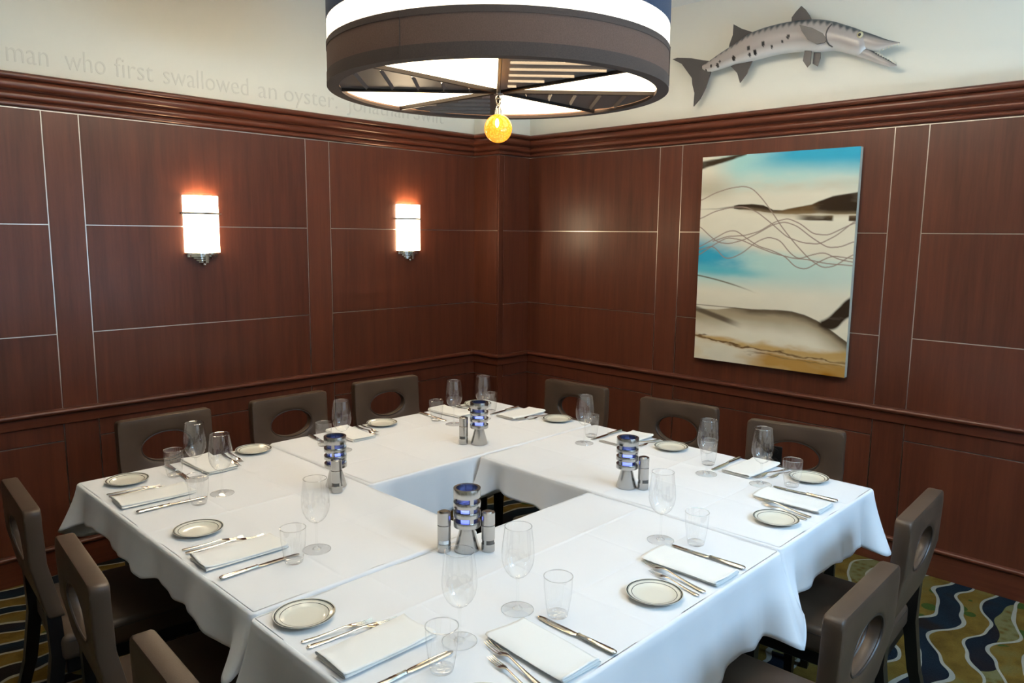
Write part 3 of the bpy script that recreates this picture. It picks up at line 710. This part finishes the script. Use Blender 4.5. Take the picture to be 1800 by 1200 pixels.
def cloth(k, drops, seed, flare):
    x0, x1, y0, y1 = TAB[k]; rnd = random.Random(seed)
    t = tag(empty('tablecloth', ((x0+x1)/2, (y0+y1)/2, TZ)), 'white linen cloth over the table %s' % WHERE[k], 'tablecloth', 'white tablecloths')
    ox, oy = t.location.x, t.location.y
    rc = .022
    # perimeter samples: sides in order -y, +x, +y, -x (counter-clockwise)
    per = []
    cs = [(x0, y0), (x1, y0), (x1, y1), (x0, y1)]
    nrm = [(0, -1), (1, 0), (0, 1), (-1, 0)]
    for s in range(4):
        p, q = Vector(cs[s]), Vector(cs[(s+1) % 4]); Ln = (q-p).length; dr = (q-p)/Ln; n_ = Vector(nrm[s])
        m = int(Ln/.0125)
        for i in range(m+1):
            u = rc+(Ln-2*rc)*i/m; per.append((p+dr*u, n_, s, u, Ln))
        n2 = Vector(nrm[(s+1) % 4]); cc = q-dr*rc-n2*(-1)*0
        cc = Vector((q.x-(dr.x*rc)-(n_.x*rc), q.y-(dr.y*rc)-(n_.y*rc)))
        for i in range(1, 8):
            an = i/8*PI/2; nn = (n_*math.cos(an)+n2*math.sin(an)); per.append((cc+nn*rc, nn, s+.5, Ln, Ln))
    M = len(per)
    ph = [rnd.uniform(0, 6.28) for _ in range(8)]
    NT = 14
    rows = [[] for _ in range(NT+4)]
    arcp = 0.0
    for i, (p, n_, s, u, Ln) in enumerate(per):
        arcp += (p-per[i-1][0]).length if i else 0
        si = int(s) % 4; sj = (si+1) % 4
        # distance to nearest corner along perimeter
        if s != int(s):
            w_ = math.atan2(abs(n_.dot(Vector(nrm[sj]))), abs(n_.dot(Vector(nrm[si]))))/(PI/2); dc = 0.0
            drop = drops[si]*(1-w_)+drops[sj]*w_
            fo = [not inside_other(k, p.x+nrm[q][0]*.05, p.y+nrm[q][1]*.05) for q in (si, sj)]
            free = 1.0 if (fo[0] or fo[1]) else 0.0
            nn = n_.copy()
            if fo[0] and not fo[1]: nn = Vector(nrm[si])
            if fo[1] and not fo[0]: nn = Vector(nrm[sj])
        else:
            dc = min(u-rc, Ln-rc-u); drop = drops[si]; nn = n_.copy()
            free = 0.0 if inside_other(k, p.x+nn.x*.05, p.y+nn.y*.05) else 1.0
        cn = math.exp(-(dc/.075)**2)
        hang = drop + (.050*cn if free else 0) + free*(.012*math.sin(arcp*9+ph[0])+.008*math.sin(arcp*23+ph[1]))
        if not free: hang = drop
        rp = .007*math.sin(arcp*13+ph[2])+.005*math.sin(arcp*29+ph[3])+.003*math.sin(arcp*57+ph[4])
        fold = .030*math.exp(-((dc-.085)/.035)**2)
        for j in range(NT+4):
            if j < 4:                       # rounded shoulder
                an = j/4*PI/2; e = .010
                q = p + n_*(-e+e*math.sin(an)); z = -(e-e*math.cos(an))
            else:
                tt = (j-3)/NT
                outw = free*(flare*tt**1.2 + rp*tt + (.055*cn-fold)*tt**1.3) + .001
                q = p + nn*outw; z = -.010-(hang-.010)*tt
            rows[j].append((q.x-ox, q.y-oy, z))
    bm = B()
    # top sheet: grid with ironed fold ridges
    def ticks(a, b_, folds):
        v = {round(a+.012, 4), round(b_-.012, 4)}
        n = max(8, int((b_-a)/.05))
        for i in range(1, n): v.add(round(a+(b_-a)*i/n, 4))
        for f_ in folds:
            for e in (-.010, -.004, 0, .004, .010): v.add(round(f_+e, 4))
        return sorted(v)
    fx = [x0+(x1-x0)*f_ for f_ in ((.36, .68) if (x1-x0) < 1 else (.26, .51, .76))]; fy = [y0+(y1-y0)*f_ for f_ in ((.36, .68) if (y1-y0) < 1 else (.26, .51, .76))]
    def zt(x, y):
        z = 0
        for i, f_ in enumerate(fx): z += (.0020 if i % 2 else -.0014)*math.exp(-((x-f_)/.005)**2)+.0010*math.exp(-((x-f_)/.03)**2)
        for i, f_ in enumerate(fy): z += (.0020 if i % 2 else -.0014)*math.exp(-((y-f_)/.005)**2)+.0010*math.exp(-((y-f_)/.03)**2)
        ed = min(x-x0, x1-x, y-y0, y1-y); return z*min(1, max(0, (ed-.01)/.03))
    tx, ty = ticks(x0, x1, fx), ticks(y0, y1, fy)
    gv = [[bm.verts.new((x-ox, y-oy, zt(x, y))) for x in tx] for y in ty]
    for j in range(len(ty)-1):
        for i in range(len(tx)-1): bm.faces.new((gv[j][i], gv[j][i+1], gv[j+1][i+1], gv[j+1][i]))
    finish(bm, 'top_sheet', LINEN, t, smooth=60)
    bm = B()
    vr = [[bm.verts.new(p) for p in r] for r in rows]
    for j in range(len(vr)-1):
        for i in range(M):
            i2 = (i+1) % M; bm.faces.new((vr[j][i], vr[j+1][i], vr[j+1][i2], vr[j][i2]))
    # flat border joining the shoulder to the sheet
    inner = []
    for i, (p, n_, s, u, Ln) in enumerate(per):
        xx = min(max(p.x, x0+.014), x1-.014); yy = min(max(p.y, y0+.014), y1-.014); inner.append(bm.verts.new((xx-ox, yy-oy, 0)))
    for i in range(M):
        i2 = (i+1) % M
        try: bm.faces.new((inner[i], vr[0][i], vr[0][i2], inner[i2]))
        except Exception: pass
    bmesh.ops.remove_doubles(bm, verts=bm.verts, dist=.0002)
    o = finish(bm, 'drape', LINEN, t, smooth=60)
    md = o.modifiers.new('thickness', 'SOLIDIFY'); md.thickness = .0016; md.offset = -1
    return t
# drops on the -y, +x, +y, -x sides
cloth('left', (.10, .17, .19, .115), 1, .020)
cloth('far', (.20, .20, .19, .10), 2, .012)
cloth('right', (.175, .20, .10, .132), 3, .022)
cloth('near', (.225, .10, .16, .235), 4, .028)

# ------------------------------------------------------------------ chairs
def make_chair():
    t = empty('dining_chair')
    hw, zc, hh = .212, .700, .182
    oc, oa, ob = .738, .112, .066
    yc = lambda z: .135*(.88-z) - .020*math.sin(PI*min(1, max(0, (z-.50)/.38)))
    n, R_ = 72, 9
    def ringpts(f):
        pts = []
        for i in range(n):
            a = 2*PI*i/n; ca, sa = math.cos(a), math.sin(a); e = 2/22
            rx = hw*math.copysign(abs(ca)**e, ca); rz = zc+hh*math.copysign(abs(sa)**e, sa)
            ex = oa*ca; ez = oc+ob*sa
            pts.append((ex+(rx-ex)*f, ez+(rz-ez)*f))
        return pts
    fs = [0, .03, .10, .25, .5, .75, .92, .98, 1.0]; ths = [.013, .019, .0225, .0235, .0245, .0245, .0240, .0225, .0180]
    bm = B(); fr, bk = [], []
    for f, h in zip(fs, ths):
        p = ringpts(f)
        fr.append([bm.verts.new((x, yc(z)+h, z)) for x, z in p]); bk.append([bm.verts.new((x, yc(z)-h, z)) for x, z in p])
    for r in range(len(fs)-1):
        for i in range(n):
            j = (i+1) % n
            bm.faces.new((fr[r][i], fr[r][j], fr[r+1][j], fr[r+1][i])); bm.faces.new((bk[r][i], bk[r+1][i], bk[r+1][j], bk[r][j]))
    for i in range(n):
        j = (i+1) % n
        bm.faces.new((fr[-1][i], fr[-1][j], bk[-1][j], bk[-1][i])); bm.faces.new((fr[0][i], bk[0][i], bk[0][j], fr[0][j]))
    bk_ = finish(bm, 'backrest', VINYL, t, smooth=50)
    for s in (1, -1):
        bm = B(); tube(bm, [(1.03*oa*math.cos(2*PI*i/48), yc(oc+ob*math.sin(2*PI*i/48))+s*.0175, oc+1.05*ob*math.sin(2*PI*i/48)) for i in range(48)], .0035, 6, closed=True); finish(bm, 'oval_piping', PIPING, bk_)
    bm = B(); box(bm, -.225, .225, .045, .49, .372, .462, .024, 4); se = finish(bm, 'seat', VINYL, t, smooth=50)
    bm = B(); q = .222
    tube(bm, [(-q+.02, .048, .440), (q-.02, .048, .440), (q, .068, .440), (q, .467, .440), (q-.02, .487, .440), (-q+.02, .487, .440), (-q, .467, .440), (-q, .068, .440)], .0035, 6, closed=True); finish(bm, 'seat_piping', PIPING, se)
    bm = B(); box(bm, -.205, .205, .06, .47, .325, .375, .003); finish(bm, 'seat_rail', BLACKW, t, smooth=0)
    def sq(p, h, k=1): return [(p[0]-h, p[1]-h*k, p[2]), (p[0]+h, p[1]-h*k, p[2]), (p[0]+h, p[1]+h*k, p[2]), (p[0]-h, p[1]+h*k, p[2])]
    for s in (-1, 1):
        bm = B(); loft(bm, [sq((s*.19, -.045, 0), .015), sq((s*.19, .015, .22), .019), sq((s*.19, .040, .40), .021), sq((s*.185, yc(.56), .56), .019), sq((s*.18, yc(.66), .66), .012)]); finish(bm, 'leg', BLACKW, t, smooth=0)
        bm = B(); loft(bm, [sq((s*.19, .45, 0), .014), sq((s*.19, .45, .33), .021)]); finish(bm, 'leg', BLACKW, t, smooth=0)
    return t
chair0 = make_chair(); used = [False]
def place_chair(x, y, rz, label):
    if not used[0]: o = chair0; used[0] = True
    else: o = copy_tree(chair0)
    o.location = (x, y, 0); o.rotation_euler = (0, 0, rz)
    tag(o, label, 'chair', 'brown dining chairs round the table')
B_ = 'brown vinyl chair with oval back, '
R_ = math.radians
place_chair(-2.856, -.640, PI+R_(0), B_+'leftmost along the sconce wall')
place_chair(-2.234, -.660, PI+R_(-1), B_+'middle one along the sconce wall')
place_chair(-1.594, -.626, PI+R_(-6), B_+'along the sconce wall nearest the corner')
place_chair(-.878, -1.471, PI/2+R_(4), B_+'along the painting wall nearest the corner')
place_chair(-.871, -2.143, PI/2+R_(7), B_+'middle one along the painting wall')
place_chair(-.894, -2.766, PI/2+R_(11), B_+'rightmost along the painting wall')
place_chair(-3.605, -1.405, -PI/2+R_(-4), B_+'at the left edge, farthest of its row')
place_chair(-3.620, -2.070, -PI/2+R_(-5), B_+'middle one of the left row')
place_chair(-3.655, -2.765, -PI/2+R_(-3), B_+'lowest one of the left row, mostly cut off')
place_chair(-1.592, -3.487, R_(3), B_+'at the right, farther of the two')
place_chair(-2.330, -3.575, R_(1.5), B_+'at the lower right, nearer of the two')

# ------------------------------------------------------------------ table setting prototypes
def make_plate():
    t = empty('bread_plate')
    R = .0765
    prof = [(0, .0032), (.030, .0030), (.046, .0034), (.053, .0055), (.060, .0090), (.066, .0105), (.0755, .0128), (R, .0136), (R, .0122), (.072, .0098), (.060, .0058), (.050, .0012), (.046, 0), (.040, .0008), (0, .0008)]
    bm = B(); lathe(bm, prof, 56); finish(bm, 'dish', CHINA, t, smooth=60)
    def zz(r): return float(np.interp(r, [p[0] for p in prof[:8]], [p[1] for p in prof[:8]]))+.00025
    for r0, r1 in ((.0712, .0743), (.0692, .0703), (.0594, .0611)):
        bm = B(); lathe(bm, [(r0, zz(r0)), (r1, zz(r1))], 56); finish(bm, 'rim_stripe', CHBAND, t)
    return t
def make_wine():
    t = empty('wine_glass')
    bm = B(); lathe(bm, [(.0008, .0865), (.010, .0885), (.022, .0960), (.032, .1080), (.0390, .1240), (.0420, .1410), (.0420, .1560), (.0408, .1740), (.0388, .1920), (.0362, .2120), (.0345, .2260)], 44)
    bo = finish(bm, 'bowl', GLASS, t, smooth=80)
    bm = B(); tube(bm, [(.0345*math.cos(2*PI*i/44), .0345*math.sin(2*PI*i/44), .2262) for i in range(44)], .0008, 6, closed=True); finish(bm, 'rim', SOLIDG, bo)
    bm = B(); lathe(bm, [(0, .0868), (.0060, .0875), (.0042, .082), (.0034, .070), (.0034, .030), (.0042, .016), (.0085, .0070), (.014, .0042), (0, .0036)], 20); finish(bm, 'stem', GLASS, t, smooth=80)
    bm = B(); lathe(bm, [(.010, .0046), (.022, .0032), (.036, .0022), (.0418, .0018)], 44); fo = finish(bm, 'foot', GLASS, t, smooth=80)
    bm = B(); tube(bm, [(.0418*math.cos(2*PI*i/44), .0418*math.sin(2*PI*i/44), .0014) for i in range(44)], .0008, 6, closed=True); finish(bm, 'foot_edge', SOLIDG, fo)
    return t
def make_tumbler():
    t = empty('water_tumbler')
    prof = [(.0265, .006), (.0285, .014), (.0312, .030), (.0338, .050), (.0356, .070), (.0365, .090), (.0368, .1065)]
    def fl(a, r, z):
        k = max(0, min(1, (.056-z)/.02)); return r*(1-.075*k*abs(math.cos(a*11)))
    bm = B(); lathe(bm, prof, 96, fn=fl); c = finish(bm, 'cup', GLASS, t, smooth=80)
    bm = B(); tube(bm, [(.0368*math.cos(2*PI*i/44), .0368*math.sin(2*PI*i/44), .1068) for i in range(44)], .0011, 6, closed=True); finish(bm, 'rim', SOLIDG, c)
    bm = B(); lathe(bm, [(0, .0008), (.0235, .0008), (.0258, .003), (.0264, .0062)], 40); lathe(bm, [(0, .0105), (.022, .0112), (.0262, .0090)], 40); finish(bm, 'base', GLASS, t, smooth=60)
    return t
def ribbon(bm, st, th=.0016):
    """stations (y, x_centre, halfwidth, z, thickness)"""
    secs = []
    for y, xc, h, z, tk in st:
        secs.append([(xc-h, y, z), (xc-h*.6, y, z+tk*.5), (xc+h*.6, y, z+tk*.5), (xc+h, y, z), (xc+h*.6, y, z-tk*.5), (xc-h*.6, y, z-tk*.5)])
    loft(bm, secs)
def make_fork(name, k):
    t = empty(name); s = k/.235
    bm = B(); ribbon(bm, [(y*s, 0, h*s, z*s+.0004, tk*s) for y, h, z, tk in ((0, .004, .0018, .002), (.003, .0072, .002, .003), (.012, .0082, .0022, .0034), (.05, .0062, .0028, .0034), (.10, .0040, .0062, .0034), (.135, .0032, .0100, .0034), (.150, .0040, .0100, .003))]); finish(bm, 'handle', SILVER, t, smooth=50)
    bm = B(); ribbon(bm, [(y*s, 0, h*s, z*s+.0004, tk*s) for y, h, z, tk in ((.148, .0040, .0102, .003), (.158, .0082, .0088, .0024), (.168, .0116, .0068, .002), (.180, .0124, .0046, .002))])
    for j in range(4):
        x = (-.0100+.00667*j)
        ribbon(bm, [(y*s, x*s, h*s, z*s+.0004, tk*s) for y, h, z, tk in ((.179, .0026, .0046, .002), (.195, .0019, .0028, .0018), (.215, .0016, .0030, .0016), (.235, .0008, .0062, .001))])
    finish(bm, 'tines', SILVER, t, smooth=50); return t
def make_knife():
    t = empty('table_knife')
    bm = B(); ribbon(bm, [(0, 0, .004, .0045, .004), (.003, 0, .0085, .0045, .007), (.010, 0, .0095, .0045, .0085), (.05, 0, .0085, .0045, .008), (.095, 0, .0072, .0045, .0072), (.108, 0, .0062, .0045, .0065)]); finish(bm, 'handle', SILVER, t, smooth=50)
    bm = B(); ribbon(bm, [(.107, 0, .0068, .0045, .0075), (.111, 0, .0072, .0045, .008), (.115, 0, .0058, .0045, .0065)]); finish(bm, 'collar', SILVER, t, smooth=50)
    bm = B(); ribbon(bm, [(.114, 0, .005, .004, .004), (.125, -.001, .0085, .0035, .003), (.150, -.001, .0095, .0028, .0026), (.200, -.0005, .0098, .0020, .0022), (.232, .001, .0086, .0018, .002), (.243, .0025, .005, .0018, .0016), (.2455, .003, .001, .0018, .001)]); finish(bm, 'blade', SILVER, t, smooth=50)
    return t
def make_napkin(seed, wd=.125, ln=.252):
    rnd = random.Random(seed); t = empty('folded_napkin')
    h = wd/2
    path = [(-h+.004, .0016), (-h*.5, .0012), (0, .0012), (h*.5, .0012), (h-.003, .0014), (h, .0032), (h-.003, .0056), (h*.5, .0052), (0, .0050), (-h*.5, .0052), (-h+.001, .0060), (-h-.003, .0082), (-h+.001, .0108), (-h*.5, .0098), (0, .0094), (h*.5, .0098), (h*.85, .0100), (h-.002, .0088)]
    p1, p2, p3 = rnd.uniform(0, 6), rnd.uniform(0, 6), rnd.uniform(-.005, .005)
    ny = 28; bm = B(); g = []
    for j in range(ny+1):
        v = j/ny; y = -ln/2+ln*v; e = abs(v-.5)*2
        row = []
        for x, z in path:
            lift = max(0, (z-.003))/.008
            cur = .0045*max(0, (e-.75)/.25)**2*lift*(1 if v < .5 else .5)
            zz = z + lift*.0012*math.sin(6*v+p1+x*30) + cur + .0006
            xx = x + lift*(p3*(v-.5)+.002*math.sin(4*v+p2)); yy = y + lift*.006*math.sin(x*40+p1)*(1 if v > .5 else -1)*.6
            row.append(bm.verts.new((xx, yy, zz)))
        g.append(row)
    for j in range(ny):
        for i in range(len(path)-1): bm.faces.new((g[j][i], g[j][i+1], g[j+1][i+1], g[j+1][i]))
    o = finish(bm, 'folded_cloth', NAPKIN, t, smooth=70); md = o.modifiers.new('thickness', 'SOLIDIFY'); md.thickness = .0012; md.offset = 0
    return t
def make_candle():
    t = empty('votive_lamp')
    bm = B(); lathe(bm, [(0, .0004), (.0385, .0004), (.0395, .003), (.0205, .0755), (.0205, .078), (0, .078)], 48); finish(bm, 'cone_base', STEEL, t, smooth=40)
    zs = [.077, .1085, .1385, .170]; hs = [.0175, .0165, .0165, .0275]
    for i, (z, h) in enumerate(zip(zs, hs)):
        ri = .0335
        pr = [(.0415, z), (.042, z+.001), (.042, z+h-.001), (.0415, z+h), (ri, z+h), (ri, z)]
        if i == 0: pr = [(0, z), (.0415, z), (.042, z+.001), (.042, z+h-.001), (.0415, z+h), (ri, z+h), (ri, z+.004), (0, z+.004)]
        bm = B(); lathe(bm, pr, 48, close=(i > 0)); finish(bm, 'ring', STEEL, t, smooth=40)
    for k in range(3):
        a = R_(-20)+2*PI*k/3
        bm = B(); box(bm, .034, .0405, -.006, .006, .09, .175); o = finish(bm, 'strut', STEEL, t, smooth=0); o.rotation_euler = (0, 0, a)
    bm = B(); lathe(bm, [(0, .082), (.0315, .082), (.0318, .195), (.0300, .195), (.0297, .085), (0, .085)], 40); finish(bm, 'blue_cup', BLUEG, t, smooth=60)
    bm = B(); lathe(bm, [(0, .086), (.019, .086), (.019, .124), (0, .126)], 24); finish(bm, 'tealight', CANDLE, t, smooth=40)
    return t
def make_shaker(kind):
    t = empty(kind+'_mill')
    r = .0205
    def seg(name, z0, z1, m, rr=r):
        bm = B(); lathe(bm, [(0, z0), (rr-.0006, z0), (rr, z0+.0006), (rr, z1-.0006), (rr-.0006, z1), (0, z1)], 36); return finish(bm, name, m, t, smooth=40)
    seg('foot', .0004, .025, STEEL); seg('window', .025, .0375, SALT if kind == 'salt' else PEPPER, r-.0016)
    seg('body', .0375, .083, STEEL); seg('groove', .083, .0845, STEELD, r-.001)
    cp = seg('cap', .0845, .1235, STEEL)
    bm = B(); lathe(bm, [(0, .1262), (.013, .1265), (.015, .1240), (.0155, .1232), (0, .1232)], 30); finish(bm, 'cap_button', STEELD if kind == 'salt' else STEEL, cp, smooth=40)
    for k in range(3 if kind == 'salt' else 2):
        a = 2*PI*k/3+.5
        bm = B(); box(bm, r-.003, r, -.004, .004, .0245, .038); o = finish(bm, 'window_post', STEEL, t, smooth=0); o.rotation_euler = (0, 0, a)
    return t
PROTO = {'plate': make_plate(), 'wine': make_wine(), 'tum': make_tumbler(), 'salad': make_fork('salad_fork', .182), 'dinner': make_fork('dinner_fork', .235),
         'knife': make_knife(), 'candle': make_candle(), 'salt': make_shaker('salt'), 'pepper': make_shaker('pepper')}
first = set()
def put(kind, x, y, z, rz, label, cat, group):
    if kind not in first: o = PROTO[kind]; first.add(kind)
    else: o = copy_tree(PROTO[kind])
    o.location = (x, y, z); o.rotation_euler = (0, 0, rz); return tag(o, label, cat, group)
ZT = TZ+.0018
SEATS = {
 # heading, napkin xy, plate, tumbler, wine, knife handle end, knife angle offset, words
 'LF1': (-PI/2, (-3.190,-1.398), (-3.199,-1.152), (-3.103,-1.576), (-2.997,-1.531), (-3.296,-1.523), -1, 'left side, place farthest back'),
 'LF2': (-PI/2, (-3.194,-2.078), (-3.211,-1.823), (-3.110,-2.245), (-3.015,-2.214), (-3.316,-2.205), 0, 'left side, middle place'),
 'LF3': (-PI/2, (-3.208,-2.797), (-3.256,-2.554), (-3.162,-2.975), (-3.053,-2.911), (-3.340,-2.928), -1, 'left side, place nearest the viewer'),
 'RF1': (0, (-1.548,-3.050), (-1.771,-3.093), (-1.384,-2.974), (-1.452,-2.880), (-1.436,-3.172), 1, 'right side, place farthest back'),
 'RF2': (0, (-2.303,-3.078), (-2.528,-3.108), (-2.144,-3.006), (-2.198,-2.911), (-2.204,-3.204), 1, 'right side, middle place'),
 'RF3': (0, (-2.945,-3.078), (-3.195,-3.140), (-2.794,-2.995), (-2.845,-2.902), (-2.836,-3.210), 0, 'right side, place nearest the viewer'),
 'LW1': (PI, (-2.885,-1.165), (-2.655,-1.100), (-3.041,-1.205), (-2.995,-1.305), (-3.010,-1.040), -2, 'sconce-wall side, leftmost place'),
 'LW2': (PI, (-2.195,-1.162), (-1.965,-1.100), (-2.383,-1.232), (-2.366,-1.356), (-2.340,-1.030), -7, 'sconce-wall side, middle place'),
 'LW3': (PI, (-1.545,-1.155), (-1.312,-1.112), (-1.714,-1.225), (-1.700,-1.348), (-1.672,-1.030), -3, 'sconce-wall side, place nearest the corner'),
 'RW1': (PI/2, (-1.302,-1.440), (-1.252,-1.655), (-1.378,-1.284), (-1.511,-1.362), (-1.180,-1.306), 5, 'painting-wall side, place nearest the corner'),
 'RW2': (PI/2, (-1.302,-2.130), (-1.270,-2.357), (-1.379,-1.980), (-1.494,-2.030), (-1.180,-2.014), 1, 'painting-wall side, middle place'),
 'RW3': (PI/2, (-1.298,-2.760), (-1.252,-2.985), (-1.366,-2.602), (-1.490,-2.664), (-1.182,-2.652), 1, 'painting-wall side, rightmost place')}
for i, (k, (hd, nap, pl, tu, wi, kn, ka, wd)) in enumerate(SEATS.items()):
    fwd = Vector((-math.sin(hd), math.cos(hd))); rt = Vector((math.cos(hd), math.sin(hd)))
    put('plate', pl[0], pl[1], ZT, hd, 'cream bread plate with dark rim lines, '+wd, 'plate', 'bread plates')
    put('tum', tu[0], tu[1], ZT, random.uniform(0, 1), 'empty fluted water tumbler, '+wd, 'tumbler', 'water tumblers')
    put('wine', wi[0], wi[1], ZT, 0, 'empty stemmed wine glass, '+wd, 'wine glass', 'wine glasses')
    put('knife', kn[0], kn[1], ZT+.001, hd+R_(ka), 'silver table knife right of the napkin, '+wd, 'knife', 'table knives')
    n = make_napkin(i); n.location = (nap[0], nap[1], ZT+.0014); n.rotation_euler = (0, 0, hd+R_(random.uniform(-3, 3)))
    tag(n, 'folded ivory napkin, '+wd, 'napkin', 'folded napkins')
    N0 = Vector(nap)
    e = N0 - fwd*.122
    an = R_(-11) if k[0] != 'L' or k[1] == 'F' else R_(-9)
    d_ = e - rt*.112 + fwd*.004
    s_ = e - rt*.142 + fwd*.006
    put('dinner', d_.x, d_.y, ZT+.0008, hd+an, 'long silver dinner fork, '+wd, 'fork', 'dinner forks')
    put('salad', s_.x, s_.y, ZT+.0008, hd+an, 'short silver salad fork, '+wd, 'fork', 'salad forks')
for x, y, rz, lb in ((-2.684, -2.531, .5, 'nearest the viewer, between two mills'), (-2.648, -1.747, 2.2, 'on the left table'), (-1.850, -1.695, .9, 'on the far table by the corner'), (-1.853, -2.529, 3.4, 'on the right table')):
    put('candle', x, y, ZT, rz, 'steel ringed candle lamp with blue glass '+lb, 'candle lamp', 'candle lamps')
put('salt', -2.740, -2.489, ZT, .3, 'steel salt mill with a white window left of the nearest lamp', 'salt mill', 'table mills')
put('pepper', -2.644, -2.583, ZT, .9, 'steel pepper mill right of the nearest candle lamp', 'pepper mill', 'table mills')
put('pepper', -2.682, -1.806, ZT, 2.2, 'steel pepper mill in front of the left table lamp', 'pepper mill', 'table mills')
put('pepper', -1.902, -1.646, ZT, 1.9, 'steel pepper mill left of the far table lamp', 'pepper mill', 'table mills')
put('pepper', -1.823, -2.585, ZT, 2.9, 'steel pepper mill right of the right table lamp', 'pepper mill', 'table mills')
